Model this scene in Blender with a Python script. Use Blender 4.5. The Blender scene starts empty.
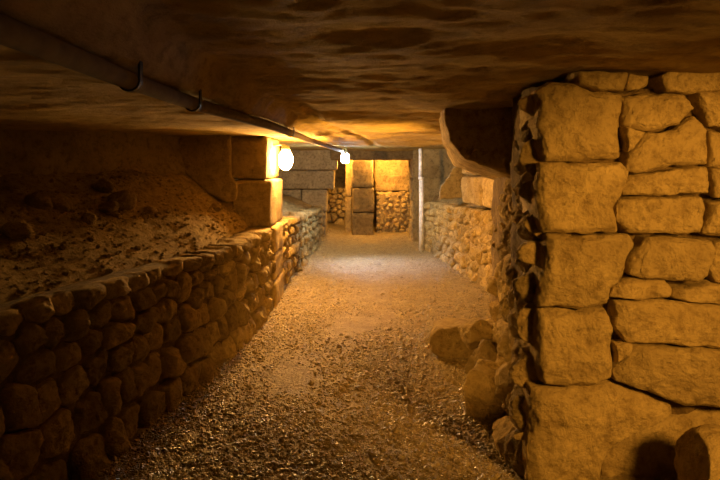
import bpy, math, random
import numpy as np
from mathutils import Vector, noise

scene = bpy.context.scene
COL = scene.collection
random.seed(7)
NP = np.random.default_rng(11)
EYE, F, HOR = 1.5, 600.0, 165.0          # eye height (m), focal length (px), horizon row

# ------------------------------------------------------------------ helpers
def at(px, py, Y):
    """world point seen at photo position (px,py) at distance Y along the gallery"""
    return Vector(((px - 360) / F * Y, Y, EYE + (HOR - py) / F * Y))

def fr(x, y, z, o=4):
    return noise.fractal((x, y, z), 1.0, 2.1, o)

def vadd(verts, faces, v2, f2):
    n = len(verts)
    verts.extend(v2)
    faces.extend([tuple(i + n for i in f) for f in f2])

def tag(o, label=None, cat=None, group=None, kind=None):
    if label: o['label'] = label
    if cat: o['category'] = cat
    if group: o['group'] = group
    if kind: o['kind'] = kind
    return o

def empty(name, loc, label=None, cat=None, group=None):
    o = bpy.data.objects.new(name, None)
    o.empty_display_size = 0.1
    COL.objects.link(o)
    o.location = loc
    return tag(o, label, cat, group, 'thing')

def make(name, verts, faces, mat, parent=None, smooth=True, origin=None):
    """verts in world coordinates -> one mesh object, origin at its centre"""
    V = np.array([tuple(v) for v in verts], dtype=float)
    if origin is None:
        c = (V.min(0) + V.max(0)) / 2
    else:
        c = np.array(origin, float)
    me = bpy.data.meshes.new(name)
    me.from_pydata((V - c).tolist(), [], faces)
    me.validate()
    me.polygons.foreach_set('use_smooth', [smooth] * len(me.polygons))
    me.update()
    if mat: me.materials.append(mat)
    o = bpy.data.objects.new(name, me)
    COL.objects.link(o)
    if parent is not None:
        o.parent = parent
        o.location = Vector(c) - parent.location
    else:
        o.location = c
    return o

# ------------------------------------------------------------------ materials
def rock_mat(name, a, b, c, scale=4.0, bump=0.5, rough=0.9, fine=45.0, strata=1.0, spec=0.25, vary=0.16, dist=0.03, ochre=.64):
    a, b, c = [(q[0], q[1] * (.90 + .1 * ochre), q[2] * ochre) for q in (a, b, c)]      # green and blue cut: lamplit saturation put into the colour
    m = bpy.data.materials.new(name); m.use_nodes = True
    nt = m.node_tree; N = nt.nodes; L = nt.links
    bs = N['Principled BSDF']
    bs.inputs['Roughness'].default_value = rough
    bs.inputs['Specular IOR Level'].default_value = spec
    tc = N.new('ShaderNodeTexCoord'); oi = N.new('ShaderNodeObjectInfo')
    mul = N.new('ShaderNodeMath'); mul.operation = 'MULTIPLY'; mul.inputs[1].default_value = 37.0
    L.new(oi.outputs['Random'], mul.inputs[0])
    add = N.new('ShaderNodeVectorMath'); add.operation = 'ADD'
    L.new(tc.outputs['Object'], add.inputs[0]); L.new(mul.outputs[0], add.inputs[1])
    mp = N.new('ShaderNodeMapping'); mp.inputs['Scale'].default_value = (1, 1, strata)
    L.new(add.outputs[0], mp.inputs['Vector'])
    n1 = N.new('ShaderNodeTexNoise'); n1.inputs['Scale'].default_value = scale; n1.inputs['Detail'].default_value = 9
    n1.inputs['Roughness'].default_value = 0.68
    L.new(mp.outputs[0], n1.inputs['Vector'])
    rp = N.new('ShaderNodeValToRGB'); e = rp.color_ramp.elements
    e[0].position = 0.3; e[0].color = (*b, 1); e[1].position = 0.68; e[1].color = (*a, 1)
    k = e.new(0.5); k.color = (*[(p + q) / 2 for p, q in zip(a, b)], 1)
    L.new(n1.outputs['Fac'], rp.inputs['Fac'])
    n2 = N.new('ShaderNodeTexNoise'); n2.inputs['Scale'].default_value = fine; n2.inputs['Detail'].default_value = 9
    n2.inputs['Roughness'].default_value = 0.76
    L.new(mp.outputs[0], n2.inputs['Vector'])
    rs = N.new('ShaderNodeValToRGB'); e = rs.color_ramp.elements
    e[0].position = 0.33; e[0].color = (1, 1, 1, 1); e[1].position = 0.52; e[1].color = (0, 0, 0, 1)
    L.new(n2.outputs['Fac'], rs.inputs['Fac'])
    mx = N.new('ShaderNodeMix'); mx.data_type = 'RGBA'
    L.new(rs.outputs['Color'], mx.inputs[0]); L.new(rp.outputs['Color'], mx.inputs[6]); mx.inputs[7].default_value = (*c, 1)
    # one stone differs from the next
    hv = N.new('ShaderNodeHueSaturation')
    mr = N.new('ShaderNodeMapRange'); mr.inputs['To Min'].default_value = 1 - vary; mr.inputs['To Max'].default_value = 1 + vary
    L.new(oi.outputs['Random'], mr.inputs['Value']); L.new(mr.outputs[0], hv.inputs['Value'])
    L.new(mx.outputs[2], hv.inputs['Color']); L.new(hv.outputs['Color'], bs.inputs['Base Color'])
    vo = N.new('ShaderNodeTexVoronoi'); vo.inputs['Scale'].default_value = fine * 0.45
    L.new(mp.outputs[0], vo.inputs['Vector'])
    ad = N.new('ShaderNodeMath'); ad.operation = 'MULTIPLY_ADD'; ad.inputs[1].default_value = 0.45
    L.new(vo.outputs['Distance'], ad.inputs[0]); L.new(n2.outputs['Fac'], ad.inputs[2])
    ad2 = N.new('ShaderNodeMath'); ad2.operation = 'MULTIPLY_ADD'; ad2.inputs[1].default_value = 1.6
    L.new(n1.outputs['Fac'], ad2.inputs[0]); L.new(ad.outputs[0], ad2.inputs[2])
    n3 = N.new('ShaderNodeTexNoise'); n3.inputs['Scale'].default_value = 85; n3.inputs['Detail'].default_value = 5
    n3.inputs['Roughness'].default_value = .7
    L.new(mp.outputs[0], n3.inputs['Vector'])
    ad3 = N.new('ShaderNodeMath'); ad3.operation = 'MULTIPLY_ADD'; ad3.inputs[1].default_value = .5
    L.new(n3.outputs['Fac'], ad3.inputs[0]); L.new(ad2.outputs[0], ad3.inputs[2])
    bp = N.new('ShaderNodeBump'); bp.inputs['Strength'].default_value = bump; bp.inputs['Distance'].default_value = dist
    L.new(ad3.outputs[0], bp.inputs['Height']); L.new(bp.outputs['Normal'], bs.inputs['Normal'])
    return m

def plain_mat(name, col, rough=0.6, metal=0.0, bump=0.15):
    m = bpy.data.materials.new(name); m.use_nodes = True
    nt = m.node_tree; N = nt.nodes; L = nt.links; bs = N['Principled BSDF']
    bs.inputs['Roughness'].default_value = rough; bs.inputs['Metallic'].default_value = metal
    n = N.new('ShaderNodeTexNoise'); n.inputs['Scale'].default_value = 18; n.inputs['Detail'].default_value = 5
    tc = N.new('ShaderNodeTexCoord'); L.new(tc.outputs['Object'], n.inputs['Vector'])
    rp = N.new('ShaderNodeValToRGB'); e = rp.color_ramp.elements
    e[0].position = .35; e[0].color = (*[v * .72 for v in col], 1); e[1].position = .6; e[1].color = (*col, 1)
    L.new(n.outputs['Fac'], rp.inputs['Fac']); L.new(rp.outputs['Color'], bs.inputs['Base Color'])
    bp = N.new('ShaderNodeBump'); bp.inputs['Strength'].default_value = bump; bp.inputs['Distance'].default_value = .01
    L.new(n.outputs['Fac'], bp.inputs['Height']); L.new(bp.outputs['Normal'], bs.inputs['Normal'])
    return m

def glow_mat(name, col, strength):
    m = bpy.data.materials.new(name); m.use_nodes = True
    nt = m.node_tree; N = nt.nodes
    for n in list(N): N.remove(n)
    em = N.new('ShaderNodeEmission'); em.inputs['Color'].default_value = (*col, 1); em.inputs['Strength'].default_value = strength
    ou = N.new('ShaderNodeOutputMaterial'); nt.links.new(em.outputs[0], ou.inputs[0])
    return m

WARM = (1.0, 0.45, 0.072)
COOL = (0.80, 0.90, 1.0)
LAMP1, LAMP2 = 1080.0, 290.0

M_ASH = rock_mat('dressed_limestone', (.64, .52, .34), (.40, .31, .19), (.27, .20, .115), scale=5, bump=.8, fine=16, vary=.10, dist=.035)
M_RUB = rock_mat('rubble_limestone', (.62, .50, .33), (.36, .27, .165), (.22, .16, .09), scale=6, bump=.9, fine=20, vary=.28, dist=.035)
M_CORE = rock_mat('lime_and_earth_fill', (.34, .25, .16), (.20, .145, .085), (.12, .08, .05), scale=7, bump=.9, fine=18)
M_MORT = rock_mat('lime_mortar', (.52, .41, .27), (.32, .24, .15), (.20, .15, .09), scale=9, bump=.9, fine=24)
M_CEIL = rock_mat('quarried_ceiling_rock', (.50, .385, .235), (.30, .22, .13), (.20, .145, .08), scale=3.6, bump=.5, fine=9, strata=2.5, dist=.04, ochre=.48)
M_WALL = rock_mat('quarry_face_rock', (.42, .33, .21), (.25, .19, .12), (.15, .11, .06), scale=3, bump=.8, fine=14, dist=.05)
M_FLOOR = rock_mat('trodden_earth', (.50, .41, .29), (.27, .21, .14), (.17, .13, .085), scale=6, bump=1.0, rough=.6, fine=75, spec=.45, dist=.03)
M_GRAV = rock_mat('damp_gravel', (.60, .50, .37), (.22, .17, .11), (.12, .09, .06), scale=14, bump=.2, rough=.28, fine=60, spec=.6)
M_BANK = rock_mat('loose_earth', (.52, .40, .25), (.30, .22, .13), (.18, .13, .075), scale=8, bump=1.0, fine=20, dist=.04)
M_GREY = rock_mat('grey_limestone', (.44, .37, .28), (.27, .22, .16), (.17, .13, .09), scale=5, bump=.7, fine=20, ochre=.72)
M_DARK = rock_mat('shaded_limestone', (.34, .26, .17), (.20, .15, .09), (.13, .095, .055), scale=5, bump=.8, fine=16, dist=.035)  # darker colour stands in for shade on the left pillar and slab
M_PIPE = plain_mat('dull_painted_metal', (.19, .14, .085), .9)
M_STRAP = plain_mat('black_strap_metal', (.03, .028, .025), .5, .4)
M_POLE = plain_mat('white_painted_metal', (.93, .93, .92), .5)
M_FIX = plain_mat('grey_lamp_housing', (.20, .19, .17), .5)
M_GLOW1 = glow_mat('warm_lit_globe', (1.0, .50, .125), LAMP1)
M_GLOW2 = glow_mat('cool_lit_tube', COOL, LAMP2)

# ------------------------------------------------------------------ stone shapes
def resample(poly, n, rnd):
    P = [Vector(p) for p in poly]
    seg = [(P[(i + 1) % len(P)] - P[i]).length for i in range(len(P))]
    tot = sum(seg); out = []; i = 0; acc = 0
    for k in range(n):
        d = tot * k / n
        while acc + seg[i] < d: acc += seg[i]; i += 1
        out.append(P[i].lerp(P[(i + 1) % len(P)], (d - acc) / max(seg[i], 1e-6)))
    for _ in range(rnd):
        out = [(out[k - 1] + out[k] * 2 + out[(k + 1) % n]) / 4 for k in range(n)]
    return out

def stone(poly, O, U, V, N, depth=.3, bulge=.02, edge=.018, amp=.012, freq=6.0, n=36, rings=7, rnd=2, seed=0, out=.01, tilt=(0, 0)):
    """a laid stone: outline poly (metres, in the U,V plane about O), dressed face towards N"""
    B = resample(poly, n, rnd)
    c = sum(B, Vector((0, 0))) / n
    sd = seed * 13.7
    prof = []
    for i in range(1, rings + 1):
        r = i / rings
        r = 1 - (1 - r) ** 1.5
        d = bulge * (1 - r ** 2.2) - (edge * max(0, (r - .84) / .16) ** 2)
        prof.append((r, d))
    prof += [(1.012, -edge - depth * .06), (1.01, -edge - depth * .18), (1.0, -edge - depth * .34), (.98, -edge - depth * .55), (.93, -depth)]
    verts = []; faces = []
    def pt(q, d, r):
        p = O + U * q.x + V * q.y + N * d
        p = p + N * ((q - c).x * tilt[0] + (q - c).y * tilt[1])
        f = noise.fractal((p.x * freq + sd, p.y * freq, p.z * freq + sd), .5, 2.2, 6)
        f -= max(0, fr(p.x * freq * .8, p.y * freq * .8 + sd, p.z * freq * .9, 3) - .25) * 2.2
        g = fr(p.x * freq * .45 + sd, p.y * freq * .45 + 9, p.z * freq * .45, 2)
        w = 1.0 if d > -depth * .5 else .4
        p = p + N * ((f * amp + g * amp * 1.3) * w)
        if r > .8:
            h = fr(p.x * freq * 1.4 + 3, p.y * freq * 1.4 + sd, p.z * freq * 1.4, 4) * out * (2.0 if d < -edge - depth * .1 else 1)
            rad = (U * (q - c).x + V * (q - c).y)
            if rad.length > 1e-6: p = p + rad.normalized() * h
        return p
    verts.append(pt(c, bulge, 0))
    for r, d in prof:
        for b in B: verts.append(pt(c + (b - c) * r, d, r))
    verts.append(pt(c, -depth, 0))
    flip = U.cross(V).dot(N) < 0
    area = sum(B[k - 1].x * B[k].y - B[k].x * B[k - 1].y for k in range(n))
    if area < 0: flip = not flip
    for k in range(n):
        faces.append((0, 1 + k, 1 + (k + 1) % n))
    for i in range(len(prof) - 1):
        a = 1 + i * n; b = a + n
        for k in range(n):
            k2 = (k + 1) % n
            faces.append((a + k, b + k, b + k2, a + k2))
    a = 1 + (len(prof) - 1) * n; z = len(verts) - 1
    for k in range(n): faces.append((a + k, z, a + (k + 1) % n))
    if flip: faces = [tuple(reversed(f)) for f in faces]
    return verts, faces

def boxv(x0, x1, y0, y1, z0, z1):
    v = [(x, y, z) for z in (z0, z1) for y in (y0, y1) for x in (x0, x1)]
    return v, [(0, 2, 3, 1), (4, 5, 7, 6), (0, 1, 5, 4), (2, 6, 7, 3), (0, 4, 6, 2), (1, 3, 7, 5)]
def rough_box(x0, x1, y0, y1, z0, z1, amp, freq, res, seed):
    import bmesh
    bm = bmesh.new()
    v, f = boxv(x0, x1, y0, y1, z0, z1)
    vs = [bm.verts.new(p) for p in v]
    for q in f: bm.faces.new([vs[i] for i in q])
    n = max(2, int(max(x1 - x0, y1 - y0, z1 - z0) / res))
    bmesh.ops.subdivide_edges(bm, edges=bm.edges[:], cuts=n, use_grid_fill=True)
    bm.verts.index_update(); bm.verts.ensure_lookup_table()
    V = []
    c = Vector(((x0 + x1) / 2, (y0 + y1) / 2, (z0 + z1) / 2))
    for q in bm.verts:
        p = q.co.copy()
        d = Vector((fr(p.x * freq + seed, p.y * freq, p.z * freq, 5), fr(p.x * freq, p.y * freq + seed + 5, p.z * freq, 5), fr(p.x * freq, p.y * freq + 8, p.z * freq + seed, 5)))
        V.append(p + d * amp)
    Fa = [tuple(x.index for x in q.verts) for q in bm.faces]
    bm.free(); return V, Fa
def face_block(root, name, mat, x0, x1, y0, y1, z0, z1, seed, amp=.01, taper=0.0):
    """squared stone with all six faces roughened"""
    v, f = rough_box(x0, x1, y0, y1, z0, z1, 0, 1, .05, seed)
    out = []
    c = Vector(((x0 + x1) / 2, (y0 + y1) / 2, (z0 + z1) / 2)); h = Vector(((x1 - x0) / 2, (y1 - y0) / 2, (z1 - z0) / 2)); r = .03
    for p in v:
        d = p - c
        inner = Vector([max(-h[i] + r, min(h[i] - r, d[i])) for i in range(3)])
        e = d - inner
        if e.length > 1e-6: d = inner + e.normalized() * min(e.length, r)
        q = c + d
        k = 1 - taper * (q.z - z0) / (z1 - z0); q.x = c.x + (q.x - c.x) * k
        n = Vector((fr(q.x * 5 + seed, q.y * 5, q.z * 5, 5), fr(q.x * 5, q.y * 5 + seed, q.z * 5, 5), fr(q.x * 5, q.y * 5, q.z * 5 + seed, 5)))
        out.append(q + n * amp)
    return make(name, out, f, mat, root)
_ico = {}
def ico(sub):
    if sub in _ico: return _ico[sub]
    import bmesh
    bm = bmesh.new(); bmesh.ops.create_icosphere(bm, subdivisions=sub, radius=1)
    v = [x.co.copy() for x in bm.verts]; f = [tuple(x.index for x in q.verts) for q in bm.faces]
    bm.free(); _ico[sub] = (v, f); return _ico[sub]

def rock(center, size, seed, sub=4, cuts=9, rough=.10, rot=0.0):
    """a loose boulder with broken facets"""
    rg = random.Random(seed)
    V, Fc = ico(sub); pl = []
    for _ in range(cuts):
        d = Vector((rg.gauss(0, 1), rg.gauss(0, 1), rg.gauss(0, 1))).normalized()
        pl.append((d, rg.uniform(.58, .85)))
    ca, sa = math.cos(rot), math.sin(rot); out = []
    for v in V:
        p = v.copy()
        for d, h in pl:
            k = p.dot(d) - h
            if k > 0: p = p - d * k * .93
        f = fr(p.x * 1.6 + seed * 3.1, p.y * 1.6, p.z * 1.6, 5) * rough + fr(p.x * 5 + seed, p.y * 5, p.z * 5, 3) * rough * .3
        p = p * (1 + f)
        q = Vector((p.x * size[0], p.y * size[1], p.z * size[2]))
        out.append(Vector((q.x * ca - q.y * sa, q.x * sa + q.y * ca, q.z)) + Vector(center))
    return out, Fc

def interp(path, y):
    """path of (key, values...) rows, linear"""
    if y <= path[0][0]: return path[0][1:]
    for a, b in zip(path, path[1:]):
        if y <= b[0]:
            t = (y - a[0]) / (b[0] - a[0])
            return tuple(p + (q - p) * t for p, q in zip(a[1:], b[1:]))
    return path[-1][1:]

def sheet(name, path, z0, z1, mat, thick=.35, res=.05, amp=.08, freq=1.6, side=1, fine=.02, zfun=None):
    """rough rock face standing on a plan path; thick behind"""
    P = [Vector((*p, 0)) for p in path]
    pts = []
    for a, b in zip(P, P[1:]):
        n = max(2, int((b - a).length / res))
        for i in range(n): pts.append(a.lerp(b, i / n))
    pts.append(P[-1]); m = max(2, int((z1 - z0) / res)); nrm = []
    for i in range(len(pts)):
        t = (pts[min(i + 3, len(pts) - 1)] - pts[max(i - 3, 0)]).normalized()
        nrm.append(Vector((t.y, -t.x, 0)) * side)
    verts = []; faces = []
    for i, p in enumerate(pts):
        for j in range(m + 1):
            z = z0 + (z1 - z0) * j / m
            d = fr(p.x * freq, p.y * freq, z * freq * 1.6, 4) * amp + fr(p.x * 9, p.y * 9, z * 14, 3) * fine
            q = p + nrm[i] * d; verts.append((q.x, q.y, z))
    nf = len(verts)
    for i, p in enumerate(pts):
        q = p - nrm[i] * thick
        for j in range(m + 1): verts.append((q.x, q.y, z0 + (z1 - z0) * j / m))
    K = m + 1
    for i in range(len(pts) - 1):
        for j in range(m):
            a = i * K + j; f = (a, a + K, a + K + 1, a + 1)
            if side < 0: f = tuple(reversed(f))
            faces.append(f); faces.append(tuple(x + nf for x in reversed(f)))
    for i in range(len(pts) - 1):
        for j in (0, m):
            a = i * K + j; faces.append((a, a + nf, a + K + nf, a + K))
    for i in (0, len(pts) - 1):
        for j in range(m):
            a = i * K + j; faces.append((a, a + 1, a + 1 + nf, a + nf))
    return tag(make(name, verts, faces, mat, origin=(0, 0, 0)), kind='structure')

def field(name, x0, x1, y0, y1, res, zf, mat, thick, kind='structure', up=True):
    nx = int((x1 - x0) / res); ny = int((y1 - y0) / res); verts = []; faces = []
    for j in range(ny + 1):
        y = y0 + (y1 - y0) * j / ny
        for i in range(nx + 1):
            x = x0 + (x1 - x0) * i / nx
            verts.append((x, y, zf(x, y)))
    K = nx + 1
    for j in range(ny):
        for i in range(nx):
            a = j * K + i; f = (a, a + 1, a + K + 1, a + K)
            faces.append(f if up else tuple(reversed(f)))
    # a skirt and a flat back give it thickness
    s = -1 if up else 1
    rim = [i for i in range(K)] + [j * K + nx for j in range(1, ny + 1)] + [ny * K + i for i in range(nx - 1, -1, -1)] + [j * K for j in range(ny - 1, 0, -1)]
    n0 = len(verts); zb = (min if up else max)(v[2] for v in verts) + s * thick
    for r in rim: verts.append((verts[r][0], verts[r][1], zb))
    n = len(rim)
    for k in range(n):
        f = (rim[k], n0 + k, n0 + (k + 1) % n, rim[(k + 1) % n])
        faces.append(f if up else tuple(reversed(f)))
    f = tuple(range(n0, n0 + n)); faces.append(tuple(reversed(f)) if up else f)
    return tag(make(name, verts, faces, mat, origin=(0, 0, 0)), kind=kind)

# ------------------------------------------------------------------ plan of the gallery
PIPE = [(.5, -.63, 1.745), (1.744, -.668, 1.745), (2.42, -.674, 1.748), (3.75, -.565, 1.748), (5.44, -.508, 1.745), (7.0, -.42, 1.735), (9.25, -.262, 1.715)]
BASE = [(1.2, -1.62), (2.86, -1.244), (4.74, -.948), (6.0, -.90), (7.5, -.885), (10.5, -.76), (11.6, -.735)]
TOP = [(1.2, -1.86), (2.86, -1.43), (3.65, -1.235), (4.74, -.955), (6.0, -.905), (7.5, -.885), (10.5, -.755), (11.6, -.73)]
TOPZ = [(1.2, .885), (6.0, .885), (7.1, .845), (11.6, .70)]
RB = [(6.5, 1.50), (6.9, 1.47), (8.1, 1.36), (9.7, 1.20), (10.25, 1.08)]     # foot of the right-hand wall
BACK = [(-4.1, .6), (-3.3, 2.6), (-2.45, 4.25), (-1.5, 6.45), (-1.55, 7.6), (-1.75, 9.2), (-1.8, 12.2)]

def floor_z(x, y):
    z = fr(x * .9, y * .9, 3, 4) * .022 + fr(x * 7, y * 7, 1, 3) * .006
    xl = interp(BASE, y)[0] if y < 11.6 else -.7
    z += .05 * math.exp(-max(0, x - xl) * 5)
    z += .05 * math.exp(-max(0, 1.15 - x) * 4) if y > 2 else 0
    z += .03 * max(0, min(1, (y - 9) / 4))
    return z
field('floor', -4.3, 2.8, -1.6, 18.0, .05, floor_z, M_FLOOR, .12)

def sm(a, b, v):
    t = max(0, min(1, (v - a) / (b - a))); return t * t * (3 - 2 * t)
def ceil_z(x, y):
    z = interp([(-2, 1.93), (2.7, 1.92), (3.8, 1.865), (4.8, 1.825), (7.6, 1.815), (8.2, 1.775), (9.0, 1.82), (11.5, 1.79), (12.1, 1.80), (14, 1.78), (18, 1.7)], y)[0]
    xp = interp(PIPE, y)[0] + .03
    s = 1 - sm(xp - .02, xp + .07, x)             # lower, smoother bed of rock on the left, its edge above the pipe
    zl = interp([(-2, 1.78), (3.4, 1.775), (6.2, 1.80), (7.2, 1.80), (9, 1.80), (12, 1.80), (18, 1.7)], y)[0]
    z = z * (1 - s) + zl * s
    z -= .03 * sm(-1.2, -2.6, x) if x < -1.2 else 0
    a = 1 - .5 * s
    z += a * (fr(x * .8 + 4, y * 1.1, 0, 4) * .04 + (noise.fractal((x * 2.2, y * 5, 7), .6, 2.1, 5) * .005 + noise.fractal((x * 7, y * 13, 5), .5, 2.1, 4) * .0045) + abs(fr(x * 1.6, y * 2.8, 2, 3)) * .005)
    # long natural crack
    d = abs((x + .25) - (y - 4.9) * .127 + .05 * fr(y * 2, 3, 1, 3))
    if 3.6 < y < 11: z += .03 * max(0, 1 - d / .06)
    return z
field('ceiling', -4.4, 2.9, -1.6, 18.0, .03, ceil_z, M_CEIL, .2, up=False)

sheet('wall_left', BACK, -.1, 1.95, M_WALL, side=1, amp=.10)
sheet('wall_right', [(2.5, -1.5), (2.5, 3.2), (2.35, 6.2), (2.1, 8.2), (1.95, 10.7), (1.5, 11.15), (1.0, 11.35)], -.1, 1.98, M_WALL, side=-1, amp=.09)
sheet('wall_back', [(-2.0, 16.4), (-.2, 16.7), (2.0, 16.2)], -.1, 1.9, M_WALL, side=1, amp=.12)
sheet('wall_far_left', [(-1.25, 12.9), (-.95, 14.6), (-1.2, 16.6)], -.1, 1.9, M_WALL, side=1, amp=.08)

# ------------------------------------------------------------------ dry-stone walls
def lay_wall(root, part, mat, point, s0, s1, courses, width, jit, depth, seed, maxparts=100, n=26, rings=5, gap=.008, amp=.016, bulge=.03, rnd=1, freq=7, wob=.22):
    """point(s, t) -> (position on the face, outward normal); s in metres along, t 0..1 up the face"""
    rg = random.Random(seed); stones = []
    Hm = sum((point(a, 1)[0] - point(a, 0)[0]).length for a in (s0, (s0 + s1) / 2, s1)) / 3
    tot = sum(courses); seeds = []; h = 0
    for j, ch in enumerate(courses):
        ch = ch / tot * Hm; s = s0 - rg.uniform(0, width[0])
        while s < s1 + width[0]:
            w = rg.uniform(*width) * (1.25 if j == 0 else 1)
            if rg.random() < .93:
                seeds.append((s + w / 2, h + ch * (.5 + rg.uniform(-1, 1) * wob)))
            s += w
        h += ch
    asp = (sum(width) / 2) / (Hm / len(courses)); asp = max(.8, min(1.5, asp))
    res = []
    for k, (cx, cy) in enumerate(seeds):
        poly = [(s0 - .02, 0), (s1 + .02, 0), (s1 + .02, Hm), (s0 - .02, Hm)]
        near = sorted(((qx - cx) ** 2 / asp ** 2 + (qy - cy) ** 2, qx, qy) for qx, qy in seeds if abs(qx - cx) < width[1] * 3)[1:22]
        for _, qx, qy in near:
            nx, ny = (qx - cx) / asp ** 2, (qy - cy)
            mx, my = (qx + cx) / 2, (qy + cy) / 2
            new = []
            for i in range(len(poly)):
                a, b = poly[i - 1], poly[i]
                da = (a[0] - mx) * nx + (a[1] - my) * ny; db = (b[0] - mx) * nx + (b[1] - my) * ny
                if (da < 0) != (db < 0):
                    t = da / (da - db); new.append((a[0] + (b[0] - a[0]) * t, a[1] + (b[1] - a[1]) * t))
                if db < 0: new.append(b)
            poly = new
            if len(poly) < 3: break
        if len(poly) < 3: continue
        px = [q[0] for q in poly]; py = [q[1] for q in poly]
        if max(px) - min(px) < .035 or max(py) - min(py) < .03: continue
        sm, hm = (max(px) + min(px)) / 2, (max(py) + min(py)) / 2; tm = hm / Hm
        O, N = point(sm, tm); O2, _ = point(sm, min(1, tm + .1)); O1, _ = point(sm, max(0, tm - .1))
        V = (O2 - O1).normalized(); U = V.cross(N).normalized(); N = U.cross(V)
        if N.dot(point(sm, tm)[1]) < 0: N = -N
        sc = (point(sm, 1)[0] - point(sm, 0)[0]).length / Hm
        sgn = 1 if U.dot(point(sm + .05, tm)[0] - O) > 0 else -1
        p2 = []
        for x, y in poly:
            if y > Hm - .004: y += fr(x * 5, seed, 3, 3) * .03 + rg.uniform(-.02, .01)
            v = Vector(((x - sm) * sgn, (y - hm) * sc)); l = v.length
            v = v * max(.5, (l - gap * 1.3) / l) + Vector((rg.uniform(-1, 1), rg.uniform(-1, 1))) * jit * .5
            p2.append((v.x, v.y))
        O = O + N * rg.uniform(-.03, .018)
        ar = (max(px) - min(px)) * (max(py) - min(py))
        res.append((stone(p2, O, U, V, N, depth=depth, bulge=bulge * rg.uniform(.4, 1.4), edge=.028, amp=amp, freq=freq, n=n, rings=rings, rnd=rnd, seed=seed + k, out=.010,
                          tilt=(rg.uniform(-.16, .16), rg.uniform(-.2, .12))), O, ar))
    # nearest and largest are parts, the rest one
    res.sort(key=lambda r: -r[2] / (r[1].y ** 2))
    for (v, f), O, _ in res[:maxparts]: make(part, v, f, mat, root)
    if len(res) > maxparts:
        V = []; Fa = []
        for (v, f), O, _ in res[maxparts:]: vadd(V, Fa, v, f)
        tag(make('packing_stones', V, Fa, mat, root), kind='stuff')

def left_point(s, t):
    y = s; b = interp(BASE, y)[0]; tp = interp(TOP, y)[0]; z1 = interp(TOPZ, y)[0]
    p = Vector((b + (tp - b) * t, y, z1 * t))
    q = Vector((interp(BASE, y + .1)[0] * (1 - t) + interp(TOP, y + .1)[0] * t, y + .1, p.z)) - Vector((interp(BASE, y - .1)[0] * (1 - t) + interp(TOP, y - .1)[0] * t, y - .1, p.z))
    q.normalize()
    return p, Vector((q.y, -q.x, 0))

def core(name, ys, face, thick, root, mat=M_CORE, side=-1, back=.045):
    """earth fill behind a stone face"""
    verts = []; faces = []; K = 9
    for y in ys:
        ring = []
        for k in range(5):
            p, n = face(y, k / 4); ring.append(p - n * (back + .01 * fr(y * 4, k, 2)))
        p, n = face(y, 1); z = p.z - .03
        ring[4].z = z
        ring.append(p - n * thick * .5 + Vector((0, 0, -.03))); 
        ring.append(p - n * thick + Vector((0, 0, -.03)))
        p0, n0 = face(y, 0); b = p0 - n0 * thick; ring.append(Vector((ring[-1].x, ring[-1].y, .4))); ring.append(Vector((ring[-1].x, ring[-1].y, -.02)))
        verts += ring
    for i in range(len(ys) - 1):
        for k in range(K):
            a = i * K + k; b = i * K + (k + 1) % K
            faces.append((a, b, b + K, a + K))
    faces.append(tuple(range(K))); faces.append(tuple(reversed(range((len(ys) - 1) * K, len(ys) * K))))
    return make(name, verts, faces, mat, root)

w1 = empty('dry_stone_wall', (-1.3, 3.6, 0), 'long low dry-stone wall on the left, running from the foreground to the lamp-lit pillar', 'wall')
lay_wall(w1, 'facing_stone', M_RUB, left_point, 1.5, 6.12, [.23, .19, .16, .13, .12, .11], (.11, .25), .02, .22, 101, n=44, rings=9, amp=.017, wob=.13)
core('earth_fill', list(np.arange(1.45, 6.12, .15)), left_point, .26, w1)
w2 = empty('dry_stone_wall', (-.9, 9, 0), 'short low dry-stone wall on the left past the lamp, ending at the far doorway', 'wall')
lay_wall(w2, 'facing_stone', M_RUB, left_point, 6.82, 11.55, [.15, .13, .12, .11, .10, .10], (.12, .30), .02, .2, 211, n=26, rings=6, amp=.018, freq=9, wob=.14)
for z0, z1, k in ((0.0, .30, 1), (.305, .58, 2), (.585, .86, 3)):
    face_block(w2, 'quoin_stone', M_ASH, -1.08, -.868 + .006 * (k % 2), 6.14, 6.77 + .05 * (k % 2), z0, z1, 690 + k, .014)
core('earth_fill', list(np.arange(6.8, 11.6, .2)), left_point, .24, w2)

def right_point(s, t):
    y = 6.5 + 10.25 - s
    x = interp(RB, y)[0]
    q = (Vector((interp(RB, y + .1)[0], y + .1, 0)) - Vector((interp(RB, y - .1)[0], y - .1, 0))).normalized()
    if y > 10.1 or y < 6.65: q = (Vector((interp(RB, min(y, 10.2))[0], 0, 0)) - Vector((interp(RB, min(y, 10.2) - .4)[0], -.4, 0))).normalized()
    return Vector((x + .05 * t, y, t * (.87 + .11 * (10.25 - y) / 3.7))), Vector((-q.y, q.x, 0))
w3 = empty('dry_stone_wall', (1.4, 8.4, 0), 'low rubble wall on the right, between the white pole and the orange-lit pier', 'wall')
lay_wall(w3, 'facing_stone', M_RUB, right_point, 6.55, 10.2, [.15, .13, .12, .12, .11, .11, .10], (.09, .21), .02, .18, 307, n=24, rings=5, amp=.024, freq=10, wob=.45)
core('mortar', list(np.arange(6.5, 10.24, .2)), right_point, .3, w3, M_MORT, back=.02)

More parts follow.
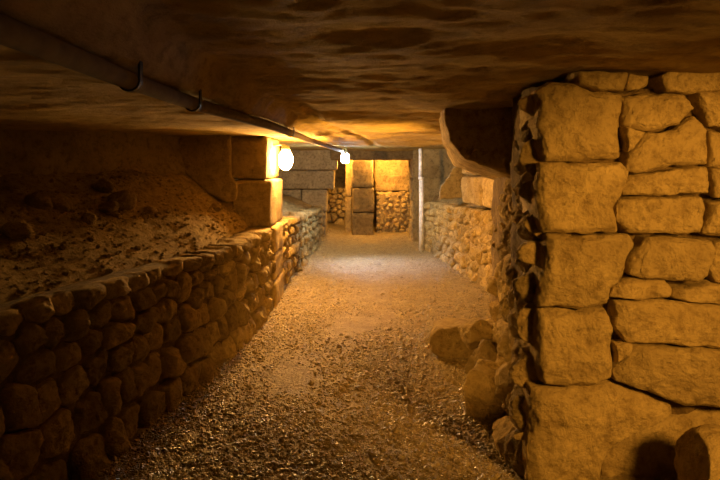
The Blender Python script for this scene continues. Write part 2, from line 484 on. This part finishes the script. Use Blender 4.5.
# ------------------------------------------------------------------ banks of earth behind the low walls
def bank(name, A, B, y0, y1, zback, label, cat, res=.06, lump=.05):
    verts = []; faces = []; ny = int((y1 - y0) / res); nt = 26
    for j in range(ny + 1):
        y = y0 + (y1 - y0) * j / ny
        a, b = A(y), B(y)
        for i in range(nt + 1):
            t = i / nt; p = a.lerp(b, t)
            z = a.z + (zback(y) - a.z) * t ** .8
            z += (fr(p.x * 2, p.y * 2, 5, 4) * lump + abs(fr(p.x * 9, p.y * 9, 3, 3)) * lump * .6) * min(1, t * 5 + .25)
            verts.append((p.x, p.y, z))
    K = nt + 1; n0 = len(verts)
    for v in list(verts): verts.append((v[0], v[1], .3))
    for j in range(ny):
        for i in range(nt):
            a = j * K + i; f = (a, a + 1, a + K + 1, a + K); faces.append(f); faces.append(tuple(x + n0 for x in reversed(f)))
        for i in (0, nt):
            a = j * K + i; faces.append((a, a + K, a + K + n0, a + n0))
    for j in (0, ny):
        for i in range(nt):
            a = j * K + i; faces.append((a, a + 1, a + 1 + n0, a + n0))
    return tag(make(name, verts, faces, M_BANK), label, cat, kind='stuff')

BACKY = [(p[1], p[0]) for p in BACK]
def la(y): return Vector((interp(TOP, y)[0] - .21, y, interp(TOPZ, y)[0] - .04))
def lb(y): return Vector((interp(BACKY, y)[0] - .05, y, 0))
bank('earth_bank', la, lb, 1.3, 6.5, lambda y: 1.46 + .06 * max(0, (y - 4.0) / 2.5), 'dark sloping bank of earth and rubble behind the long left wall', 'earth')
bank('earth_bank', lambda y: la(y) + Vector((0, 0, .0)), lb, 6.5, 12.1, lambda y: .98, 'small earth shelf behind the short left wall past the lamp', 'earth')
WRY = [(6.2, 2.35), (8.2, 2.1), (10.7, 1.95), (11.1, 1.7)]
bank('earth_bank', lambda y: Vector((interp(RB, y)[0] + .26, y, .90)), lambda y: Vector((interp(WRY, y)[0] + .02, y, 0)), 8.0, 10.95, lambda y: 1.02, 'dark earth shelf in the recess above the right rubble wall', 'earth')

for k, (px, py, Y, r) in enumerate([(104, 152, 4.6, .10), (122, 166, 4.5, .12), (110, 178, 4.3, .08), (60, 180, 4.0, .09), (40, 168, 3.9, .10), (150, 190, 4.6, .06), (88, 190, 4.0, .06), (16, 196, 3.4, .09)]):
    t0 = at(px, py, Y); a, b = Vector((interp(TOP, Y)[0] - .21, Y, interp(TOPZ, Y)[0] - .04)), None
    xb = interp(BACKY, Y)[0] - .05; t = max(.05, min(.9, (t0.x - a.x) / (xb - a.x)))
    z = a.z + (1.46 + .06 * max(0, (Y - 4.0) / 2.5) - a.z) * t ** .8
    v, f = rock((a.x + (xb - a.x) * t, Y, z + r * .35), (r, r * .9, r * .75), 300 + k, sub=3, cuts=10)
    tag(make('loose_stone', v, f, M_BANK), 'broken stone lying among the rubble on the dark left earth bank', 'stone', 'loose stones on the left bank')

# ------------------------------------------------------------------ big foreground pier
PY = 2.72
pier = empty('masonry_pier', (1.3, PY + .4, 0), 'large foreground pier of big squared limestone blocks filling the right side', 'pier')
BLK = [
 [(541,90),(556,81),(578,84),(600,90),(625,93),(626,126),(624,157),(590,160),(547,160),(540,125)],
 [(578,71),(629,72),(625,91),(601,89),(580,83)],
 [(630,73),(653,74),(651,84),(640,91),(627,90)],
 [(661,76),(670,71),(745,67),(745,89),(690,93),(668,91)],
 [(627,97),(650,93),(686,93),(697,108),(680,124),(660,129),(645,131),(627,124)],
 [(699,92),(745,91),(745,131),(712,126),(708,112)],
 [(627,128),(645,133),(632,150),(627,152)],
 [(650,133),(676,129),(697,116),(709,131),(711,164),(680,165),(640,173),(628,170),(631,153)],
 [(712,131),(745,134),(745,168),(713,166)],
 [(541,163),(580,164),(622,162),(630,172),(625,190),(617,210),(618,231),(580,232),(545,233),(538,200)],
 [(632,176),(680,168),(711,167),(713,176),(711,193),(670,195),(628,195),(626,186)],
 [(715,170),(745,171),(745,198),(716,197)],
 [(620,200),(660,197),(703,197),(708,207),(703,233),(668,234),(631,234),(617,220)],
 [(712,203),(745,200),(745,239),(722,238),(705,233)],
 [(550,236),(590,237),(630,236),(634,247),(624,277),(612,290),(611,306),(570,309),(540,307),(545,270)],
 [(650,238),(690,238),(714,241),(717,250),(709,275),(697,281),(668,278),(648,280),(631,276),(636,255)],
 [(719,243),(745,243),(745,284),(722,284),(713,272)],
 [(618,285),(640,281),(667,281),(676,292),(673,299),(640,300),(613,299)],
 [(679,290),(712,286),(745,288),(745,305),(690,303),(677,300)],
 [(620,304),(660,302),(745,308),(745,350),(690,347),(630,344),(622,328)],
 [(541,312),(580,313),(610,311),(617,333),(614,379),(599,387),(570,389),(545,386),(537,366)],
 [(618,346),(634,346),(630,357),(618,366)],
 [(637,347),(690,350),(745,354),(745,409),(688,406),(650,394),(619,383),(617,372),(632,360)],
 [(534,391),(570,392),(612,386),(645,397),(679,409),(680,420),(640,436),(618,448),(604,468),(600,502),(529,502),(530,440)],
 [(622,452),(650,436),(684,423),(745,412),(745,502),(606,502),(608,470)],
]
for k, pl in enumerate(BLK):
    W = [at(max(px, 539) if k < 23 else max(px, 532), py, PY) for px, py in pl]
    W = [Vector((p.x, p.y, max(p.z, .0))) for p in W]
    O = sum(W, Vector()) / len(W)
    ar = (max(p.x for p in W) - min(p.x for p in W)) * (max(p.z for p in W) - min(p.z for p in W))
    big = ar > .03
    rg = random.Random(900 + k)
    if k == len(BLK) - 1: O = O + Vector((0, .06, 0))
    O = O + Vector((0, rg.uniform(-.014, .022), 0))
    g = 1.012 if big else 1.04
    v, f = stone([((p.x - O.x) * g, (p.z - O.z) * g) for p in W], O, Vector((1, 0, 0)), Vector((0, 0, 1)), Vector((0, -1, 0)),
                 depth=.36 if big else .26, bulge=.016 if big else .010, edge=.034 if k in (0, 9, 14, 20, 23) else .020, amp=.012, freq=7, n=160 if big else 70, rings=34 if big else 14, rnd=1, seed=40 + k, out=.012,
                 tilt=(rg.uniform(-.05, .05), rg.uniform(-.06, .04)))
    make('stone_block', v, f, M_ASH, pier)

# packed earth behind the blocks
v, f = rough_box(.84, 2.3, PY + .11, PY + .62, 0.02, 1.87, .02, 5, .06, 3)
make('earth_fill', v, f, M_CORE, pier)

# ragged rubble flank of the pier
def flank_x(y, z):
    k = max(0, min(1, (y - PY) / 1.7))
    top = .795 + .33 * k
    low = .755 + .20 * k
    t = max(0, min(1, z / 1.5))
    return low + (top - low) * t
FL0, FL1 = PY + .11, 4.5
def flank_point(q, t):
    y = FL1 + FL0 - q; z = t * (1.86 if y < 3.4 else 1.55)
    return Vector((flank_x(y, z), y, z)), Vector((-1, 0, 0))
lay_wall(pier, 'flank_stone', M_RUB, flank_point, FL0, FL1, [.2, .17, .16, .15, .14, .13, .13, .13, .12, .12, .12], (.11, .26), .03, .16, 811, maxparts=75, n=36, rings=9, amp=.024, bulge=.05, freq=8, wob=.45)
v, f = rough_box(1.0, 1.75, FL0 + .25, FL1 + .05, 0.02, 1.50, .03, 5, .06, 8)
make('earth_fill', v, f, M_CORE, pier)

# boulders at the foot of the pier
def boulder(name, px, py, Y, size, seed, label, mat=M_RUB, rot=0, sub=5, cuts=20, z=None, rough=.13, cat='stone'):
    p = at(px, py, Y)
    if z is not None: p.z = z
    v, f = rock(p, size, seed, sub=sub, cuts=cuts, rot=rot, rough=rough)
    mz = min(q.z for q in v)
    return tag(make(name, v, f, mat), label, cat)
boulder('boulder', 477, 333, 4.28, (.16, .15, .12), 35, 'dark rounded stone resting on the flat-topped boulder by the pier')
boulder('boulder', 487, 362, 4.0, (.17, .16, .17), 46, 'upright brown stone between the flat-topped boulder and the pale slanted one')
boulder('boulder', 489, 395, 3.62, (.20, .19, .20), 57, 'pale slanted boulder leaning on the ragged flank of the pier')
boulder('boulder', 512, 440, 3.2, (.13, .2, .15), 63, 'shadowed stone at the bottom of the pier flank, nearest the camera')
boulder('boulder', 716, 470, 2.42, (.17, .15, .17), 77, 'rounded rock in the bottom right corner in front of the pier', M_ASH, rough=.06, cuts=5)

# ------------------------------------------------------------------ hanging block beside the pier
def prism(front, Y0, back, Y1, seed, amp=.02, n=64, mid=8):
    """a rock slab between two outlines given where they are seen, front at distance Y0 and back at Y1"""
    A = resample([at(x, y, Y0).xz for x, y in front], n, 0); B = resample([at(x, y, Y1).xz for x, y in back], n, 1)
    ca = sum(A, Vector((0, 0))) / n; cb = sum(B, Vector((0, 0))) / n
    rows = []
    for r in (.2, .45, .7, .88, .97): rows.append([(ca + (a - ca) * r, Y0) for a in A])
    for m in range(mid + 1):
        t = m / mid; rows.append([(a.lerp(b, t), Y0 + .02 + (Y1 - Y0 - .04) * t) for a, b in zip(A, B)])
    for r in (.9, .5): rows.append([(cb + (b - cb) * r, Y1) for b in B])
    V = [Vector((ca.x, Y0, ca.y))]; Fa = []
    for row in rows:
        for q, y in row: V.append(Vector((q.x, y, q.y)))
    V.append(Vector((cb.x, Y1, cb.y)))
    V = [p + Vector((fr(p.x * 6 + seed, p.y * 6, p.z * 6, 5), fr(p.x * 5, p.y * 5 + seed, p.z * 5, 4), fr(p.x * 6, p.y * 6, p.z * 6 + seed, 5))) * amp for p in V]
    ar = sum(A[k - 1].x * A[k].y - A[k].x * A[k - 1].y for k in range(n))
    for k in range(n): Fa.append((0, 1 + k, 1 + (k + 1) % n))
    for i in range(len(rows) - 1):
        a = 1 + i * n
        for k in range(n): Fa.append((a + k, a + n + k, a + n + (k + 1) % n, a + (k + 1) % n))
    a = 1 + (len(rows) - 1) * n
    for k in range(n): Fa.append((a + k, len(V) - 1, a + (k + 1) % n))
    if ar < 0: Fa = [tuple(reversed(q)) for q in Fa]
    return V, Fa
v, f = prism([(441,84),(444,119),(450,140),(457,147),(466,158),(482,166),(499,171),(522,177),(575,179),(575,84)], 3.75,
             [(438,100),(440,119),(443,145),(454,166),(462,169),(480,177),(500,183),(545,183),(545,160),(545,100)], 4.75, 4, amp=.018, n=96)
tag(make('overhanging_block', v, f, M_RUB), 'big dark rock block overhanging beside the foreground pier, its left edge lit orange', 'rock')

v, f = prism([(430,336),(437,329),(463,326),(490,327),(493,357),(465,359),(440,358),(431,352)], 4.62,
             [(434,322),(441,319),(465,317),(493,317),(493,338),(465,341),(441,340),(434,336)], 5.1, 14, amp=.022, n=80, mid=10)
tag(make('boulder', v, f, M_RUB), 'pale flat-topped boulder jutting onto the path at the foot of the foreground pier', 'stone')

# ------------------------------------------------------------------ orange-lit pier on the right
p2 = empty('masonry_pier', (1.7, 7.4, .98), 'rough pier on the right lit bright orange, standing above the rubble wall', 'pier')
def side_block(root, name, mat, y0, y1, z0, z1, seed, depth=.5):
    ym = (y0 + y1) / 2
    x = interp(RB, ym)[0] + .05
    q = (Vector((interp(RB, y1)[0], y1, 0)) - Vector((interp(RB, y0)[0], y0, 0))).normalized()
    N = Vector((-q.y, q.x, 0)); U = -q; L = (y1 - y0) / 2 - .01; H = (z1 - z0) / 2 - .008
    O = Vector((x, ym, (z0 + z1) / 2))
    v, f = stone([(-L, -H), (0, -H * 1.02), (L, -H * .97), (L * .98, 0), (L, H), (0, H * .98), (-L, H), (-L * 1.01, 0)], O, U, Vector((0, 0, 1)), N, depth=depth, bulge=.015, edge=.03, amp=.022, freq=7, n=64, rings=12, rnd=1, seed=seed, out=.012)
    make(name, v, f, mat, root)
side_block(p2, 'stone_block', M_RUB, 7.35, 8.28, .98, 1.36, 501)
side_block(p2, 'stone_block', M_RUB, 6.6, 7.35, .99, 1.36, 502)
side_block(p2, 'stone_block', M_RUB, 7.3, 8.3, 1.37, 1.84, 503)
side_block(p2, 'stone_block', M_RUB, 6.6, 7.3, 1.37, 1.86, 504)
v, f = prism([(439,199),(441,188),(447,178),(454,167),(460,164),(464,172),(466,199)], 8.85, [(441,197),(444,186),(450,176),(456,168),(461,166),(464,172),(466,197)], 9.25, 17, amp=.025, n=60, mid=5)
tag(make('loose_stone', v, f, M_GREY), 'grey angular stone lying in the dark recess above the right rubble wall', 'stone')

# ------------------------------------------------------------------ left-hand pillar with the lamp
pl1 = empty('stone_pillar', (-1.14, 6.5, .88), 'square stone pillar on the left wall with its right side whitened by the lamp', 'pillar')
face_block(pl1, 'stone_block', M_DARK, -1.33, -.945, 6.08, 7.05, 1.355, 1.80, 601, .012)
face_block(pl1, 'stone_block', M_DARK, -1.30, -.905, 6.06, 7.08, .86, 1.345, 602, .012)
v, f = prism([(178,133),(231,133),(231,177),(237,183),(236,200),(224,203),(208,194),(190,178),(178,168)], 5.85,
             [(182,134),(231,134),(231,177),(236,183),(235,198),(224,200),(208,192),(190,178),(184,168)], 6.25, 9, amp=.016, n=72, mid=5)
tag(make('leaning_slab', v, f, M_DARK), 'rough slab wedged under the ceiling left of the lit pillar, its lower edge slanting down to the right', 'rock')

# grey pier beyond the lamp
p3 = empty('masonry_pier', (-1.0, 12.5, .6), 'grey block pier beyond the lamp, left jamb of the far doorway', 'pier')
X = lambda px, Y=12.2: (px - 360) / F * Y
Z = lambda py, Y=12.2: EYE + (HOR - py) / F * Y
def pb(px0, px1, py0, py1, seed, d=.5, y=12.2): face_block(p3, 'stone_block', M_GREY, X(px0), X(px1), y, y + d, Z(py1), Z(py0), seed, .010)
pb(274, 337, 141, 170, 611); pb(272, 334, 170.5, 189, 613, .55, 12.15)
pb(276, 301, 189.5, 214, 615); pb(301.5, 327, 189.5, 212, 616); pb(300, 326, 212.5, 239, 618)

# lintel over the far doorway and its right jamb
lt = face_block(None, 'stone_lintel', M_CORE, X(330, 12.0), X(418, 12.0), 12.05, 12.5, 1.605, 1.84, 621, .02)  # dark fill colour stands in for shade on the lintel
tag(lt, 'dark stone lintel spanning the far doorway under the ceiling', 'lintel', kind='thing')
jm = empty('door_jamb', (1.1, 11.7, 0), 'dark rough stone jamb right of the far doorway, behind the white pole', 'pier')
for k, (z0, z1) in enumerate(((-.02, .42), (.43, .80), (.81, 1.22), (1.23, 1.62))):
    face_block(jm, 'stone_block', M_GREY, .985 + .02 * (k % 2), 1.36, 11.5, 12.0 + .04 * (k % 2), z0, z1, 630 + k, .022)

# dark post in the doorway
ps = empty('stone_pillar', (.06, 12.8, 0), 'dark narrow stone pillar standing in the middle of the far doorway', 'pillar')
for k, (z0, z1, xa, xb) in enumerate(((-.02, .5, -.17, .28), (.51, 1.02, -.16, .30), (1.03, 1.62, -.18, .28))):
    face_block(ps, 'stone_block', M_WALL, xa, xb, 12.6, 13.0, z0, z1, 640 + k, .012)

# far orange pier: big block above a rubble base
fp = empty('masonry_pier', (.75, 13.0, 0), 'far pier lit bright orange inside the doorway, one big block over a rubble base', 'pier')
face_block(fp, 'stone_block', M_RUB, .33, 1.10, 13.2, 13.9, .92, 1.66, 651, .035)
def fp_point(s, t): return Vector((.37 + s, 12.98 + .05 * t, .93 * t)), Vector((0, -1, 0))
lay_wall(fp, 'facing_stone', M_RUB, fp_point, 0.0, .84, [.12, .11, .11, .10, .10, .10, .10, .1], (.07, .16), .02, .1, 661, n=20, rings=4, amp=.024, freq=10, wob=.5)
v, f = rough_box(.38, 1.20, 13.02, 13.8, 0, .90, .012, 5, .06, 5); make('mortar', v, f, M_MORT, fp)
pr = empty('stone_post', (-.14, 13.1, 0), 'thin post lit orange, just left of the dark pillar in the far doorway', 'post')
face_block(pr, 'lower_stone', M_RUB, -.325, -.185, 13.05, 13.2, -.02, .8, 681, .008); face_block(pr, 'upper_stone', M_RUB, -.315, -.18, 13.05, 13.2, .81, 1.66, 682, .008)
# far left rubble wall behind the doorway
fl = empty('dry_stone_wall', (-.6, 14.6, 0), 'orange-lit rubble wall at the far end, left side of the doorway', 'wall')
def fl_point(s, t): return Vector((-.95 + s, 14.6 + .25 * s, .95 * t)), Vector((.24, -.97, 0))
lay_wall(fl, 'facing_stone', M_RUB, fl_point, 0.0, .95, [.13, .12, .11, .11, .10, .10, .1], (.08, .2), .02, .15, 671, n=20, rings=4, amp=.024, freq=10, wob=.5)
v, f = rough_box(-.95, .0, 14.86, 15.3, 0, .92, .02, 5, .06, 9); make('mortar', v, f, M_MORT, fl)

# ------------------------------------------------------------------ pipe along the ceiling
def tube(pts, r, n=14, cap=True):
    V = []; Fa = []
    for i, p in enumerate(pts):
        t = (pts[min(i + 1, len(pts) - 1)] - pts[max(i - 1, 0)]).normalized()
        a = t.cross(Vector((0, 0, 1)));
        if a.length < .1: a = t.cross(Vector((1, 0, 0)))
        a.normalize(); b = a.cross(t)
        rr = r[i] if isinstance(r, (list, tuple)) else r
        for k in range(n):
            w = 2 * math.pi * k / n; V.append(p + a * math.cos(w) * rr + b * math.sin(w) * rr)
    for i in range(len(pts) - 1):
        for k in range(n):
            k2 = (k + 1) % n; Fa.append((i * n + k, i * n + k2, (i + 1) * n + k2, (i + 1) * n + k))
    if cap:
        Fa.append(tuple(reversed(range(n)))); Fa.append(tuple(range((len(pts) - 1) * n, len(pts) * n)))
    return V, Fa
pp = [Vector((interp(PIPE, y)[0], y, interp(PIPE, y)[1])) for y in np.arange(.5, 9.26, .175)]
pipe = empty('ceiling_pipe', (-.86, 3.2, 1.83), 'long dull pipe running along the ceiling at upper left towards the far lamp', 'pipe')
v, f = tube(pp, .027, 18); make('pipe_run', v, f, M_PIPE, pipe)
for y in (1.744, 2.42, 4.6):
    x, z = interp(PIPE, y)
    V = []; n = 20
    for dy in (-.012, .012):
        for r in (.0275, .033):
            for k in range(n + 1):
                w = math.pi * k / n + math.pi; V.append((x + math.cos(w) * r, y + dy, z + math.sin(w) * r))
            # legs up to the rock
    Fa = []; K = n + 1
    for k in range(n):
        a, b, c, d = k, k + K, k + 2 * K, k + 3 * K
        Fa += [(b, b + 1, d + 1, d), (a, c, c + 1, a + 1), (a, a + 1, b + 1, b), (c, d, d + 1, c + 1)]
    for sx in (-1, 1):
        bv, bf = boxv(x + sx * .030 - .003, x + sx * .030 + .003, y - .012, y + .012, z, 1.82)
        vadd(V, Fa, bv, bf)
    make('strap', V, Fa, M_STRAP, pipe, smooth=False)

# ------------------------------------------------------------------ lamps
def ellipsoid(c, s, sub=3):
    V, Fa = ico(sub)
    return [Vector((c[0] + v.x * s[0], c[1] + v.y * s[1], c[2] + v.z * s[2])) for v in V], Fa
l1 = empty('wall_lamp', (-.90, 6.56, 1.56), 'glaring warm globe lamp on the right side of the left pillar', 'lamp')
v, f = ellipsoid((-.812, 6.56, 1.555), (.078, .078, .115)); make('lamp_globe', v, f, M_GLOW1, l1)
v, f = tube([Vector((-.812, 6.56, 1.655)), Vector((-.812, 6.56, 1.70)), Vector((-.812, 6.56, 1.715))], [.05, .045, .02], 20); make('lamp_cap', v, f, M_FIX, l1)
v, f = tube([Vector((-.812, 6.56, 1.69)), Vector((-.812, 6.56, 1.712)), Vector((-.87, 6.56, 1.722)), Vector((-.95, 6.56, 1.722))], .012, 12); make('bracket', v, f, M_FIX, l1)
l2 = empty('hanging_lamp', (-.235, 9.2, 1.66), 'small bright bluish-white lamp hanging at the far end of the ceiling pipe', 'lamp')
LX, LY = -.225, 9.2
v, f = tube([Vector((LX, LY, 1.665)), Vector((LX, LY, 1.655)), Vector((LX, LY, 1.545)), Vector((LX, LY, 1.525))], [.03, .062, .062, .04], 20); make('lamp_globe', v, f, M_GLOW2, l2)
v, f = tube([Vector((LX, LY, 1.667)), Vector((LX, LY, 1.70)), Vector((LX, LY, 1.82))], [.05, .04, .012], 20); make('lamp_cap', v, f, M_FIX, l2)

# white pole
po = empty('white_pole', (1.035, 10.2, 0), 'tall white pole standing at the right edge of the far doorway', 'pole')
v, f = tube([Vector((1.045, 10.2, 0)), Vector((1.045, 10.2, 1.28))], .042, 20); make('lower_tube', v, f, M_POLE, po)
v, f = tube([Vector((1.03, 10.2, 1.27)), Vector((1.03, 10.2, 1.78))], .033, 20); make('upper_tube', v, f, M_POLE, po)

v, f = tube([Vector((1.04, 10.2, 1.255)), Vector((1.04, 10.2, 1.295))], .05, 20); make('collar', v, f, M_POLE, po)
# ------------------------------------------------------------------ gravel and small rubble (uncountable)
def scatter(name, pts, sizes, mat, label, cat, parent=None, squash=(.5, .9)):
    V0, F0 = ico(1)
    V0 = np.array([tuple(v) for v in V0]); F0 = np.array(F0); n = len(pts)
    ang = NP.uniform(0, 2 * np.pi, n); sq = NP.uniform(*squash, n); el = NP.uniform(.65, 1.0, n)
    tilt = NP.uniform(-.5, .5, n)
    jit = 1 + NP.uniform(-.28, .28, (n, len(V0), 1))
    P = V0[None] * jit
    P = P * np.stack([np.ones(n), el, sq], 1)[:, None, :]
    ct, st = np.cos(tilt)[:, None], np.sin(tilt)[:, None]
    x, y, z = P[..., 0], P[..., 1], P[..., 2]
    x, z = x * ct - z * st, x * st + z * ct
    ca, sa = np.cos(ang)[:, None], np.sin(ang)[:, None]
    x, y = x * ca - y * sa, x * sa + y * ca
    P = np.stack([x, y, z], -1) * np.array(sizes)[:, None, None] + np.array(pts)[:, None, :]
    Fc = (F0[None] + (np.arange(n) * len(V0))[:, None, None]).reshape(-1, 3)
    P = P.reshape(-1, 3)
    me = bpy.data.meshes.new(name)
    me.vertices.add(len(P)); me.vertices.foreach_set('co', P.ravel().astype(np.float32))
    me.loops.add(Fc.size); me.loops.foreach_set('vertex_index', Fc.ravel().astype(np.int32))
    me.polygons.add(len(Fc)); me.polygons.foreach_set('loop_start', np.arange(0, Fc.size, 3, dtype=np.int32))
    me.update(calc_edges=True); me.validate()
    me.polygons.foreach_set('use_smooth', [False] * len(me.polygons))
    me.materials.append(mat)
    o = bpy.data.objects.new(name, me); COL.objects.link(o)
    return tag(o, label, cat, kind='stuff')

pts = []; sz = []
while len(pts) < 100000:
    y = 2.4 + 11 * random.random() ** 1.6
    xl = interp(BASE, y)[0]; xr = .78 if y < 2.8 else (.95 if y < 5 else (1.45 if y < 7 else interp(RB, y)[0]))
    x = random.uniform(xl, xr)
    # worn strip along the middle of the path, patches of thick gravel elsewhere
    if (y > 11.4 and (x > .95 or (y > 12.55 and x > -.35))) or (PY < y < 5.1 and x > .72 + .1 * (y - PY)): continue
    d = fr(x * 1.6, y * .8, 21, 4) * .9 + .45 + .45 * abs(x + .05 - .1 * math.sin(y)) / 1.0
    if x - xl < .25: d += .3
    if y < 3.6: d += .15
    if random.random() > d: continue
    r = min(.026, random.lognormvariate(math.log(.0050), .5)) * (1.1 if y < 5 else 1)
    pts.append((x, y, floor_z(x, y) + r * .12)); sz.append(r)
scatter('gravel', pts, sz, M_GRAV, 'loose gravel strewn over the trodden earth floor of the gallery', 'gravel')

# small stones fallen on the left bank
pts = []; sz = []
for _ in range(4500):
    y = random.uniform(2.0, 6.3); t = random.random()
    p = la(y).lerp(lb(y), t); zb = 1.46 + .06 * max(0, (y - 4.0) / 2.5); z = la(y).z + (zb - la(y).z) * t ** .8
    z += (fr(p.x * 2, p.y * 2, 5, 4) * .05 + abs(fr(p.x * 9, p.y * 9, 3, 3)) * .03) * min(1, t * 5 + .25)
    r = min(.07, random.lognormvariate(math.log(.006), .6))
    if t > .97: continue
    pts.append((p.x, p.y, z + r * .1)); sz.append(r)
scatter('rubble', pts, sz, M_BANK, 'scatter of small stones and clods on the dark left earth bank', 'rubble')

# ------------------------------------------------------------------ light
def light(name, kind, loc, power, col, size=.05, target=None, angle=None, blend=.6):
    d = bpy.data.lights.new(name, kind); d.energy = power; d.color = col; d.shadow_soft_size = size
    o = bpy.data.objects.new(name, d); COL.objects.link(o); o.location = loc
    if target is not None:
        o.rotation_euler = (Vector(target) - Vector(loc)).to_track_quat('-Z', 'Y').to_euler()
        d.spot_size = math.radians(angle); d.spot_blend = blend
    return o
light('gallery_spotlight', 'SPOT', (1.95, .35, 1.70), 330, WARM, .22, (1.46, 2.72, .92), 56, .7)
light('bank_fill_light', 'SPOT', (1.0, -.9, 1.6), 16, WARM, .1, (-2.4, 4.0, 1.25), 24, .9)  # unseen spot added to lift the left bank
light('boulder_fill_light', 'SPOT', (-.9, .5, 1.6), 300, WARM, .06, (.85, 4.3, .28), 17, .8)  # unseen narrow spot added to brighten the boulders by the pier
light('gallery_lamp', 'POINT', (.6, -1.4, 1.2), 1.2, WARM, .08)
light('lamp_downlight', 'SPOT', (-.22, 9.15, 1.50), 250, (.58, .62, 1.0), .15, (.22, 8.9, 0), 86, 1.0)
light('ceiling_fill_light', 'SPOT', (1.22, 5.1, .22), 480, (1, .48, .085), .05, (-.16, 5.2, 1.82), 44, .85)  # unseen spot added behind the pier for the warm ceiling patch
light('doorway_lamp', 'POINT', (.50, 12.56, 1.67), 110, (1, .48, .10), .04)
light('far_lamp', 'POINT', (-.42, 12.62, 1.68), 90, (1, .48, .10), .04)

w = bpy.data.worlds.new('dark'); scene.world = w; w.use_nodes = True
w.node_tree.nodes['Background'].inputs[0].default_value = (.02, .011, .004, 1)
w.node_tree.nodes['Background'].inputs[1].default_value = .05

# ------------------------------------------------------------------ camera
cd = bpy.data.cameras.new('camera'); cam = bpy.data.objects.new('camera', cd); COL.objects.link(cam)
cam.location = (0, 0, EYE); cam.rotation_euler = (math.radians(90), 0, 0)
cd.sensor_fit = 'HORIZONTAL'; cd.sensor_width = 36; cd.lens = 36 * F / 720
cd.shift_y = -(240 - HOR) / 720
cd.clip_start = .05; cd.clip_end = 60
scene.camera = cam
vs = scene.view_settings
scene.display_settings.display_device = 'sRGB'
vs.view_transform = 'Standard'; vs.look = 'None'; vs.exposure = 0.0; vs.gamma = 1.0; vs.use_curve_mapping = False
scene.cycles.max_bounces = 8
scene.cycles.diffuse_bounces = 5
scene.cycles.sample_clamp_indirect = 6
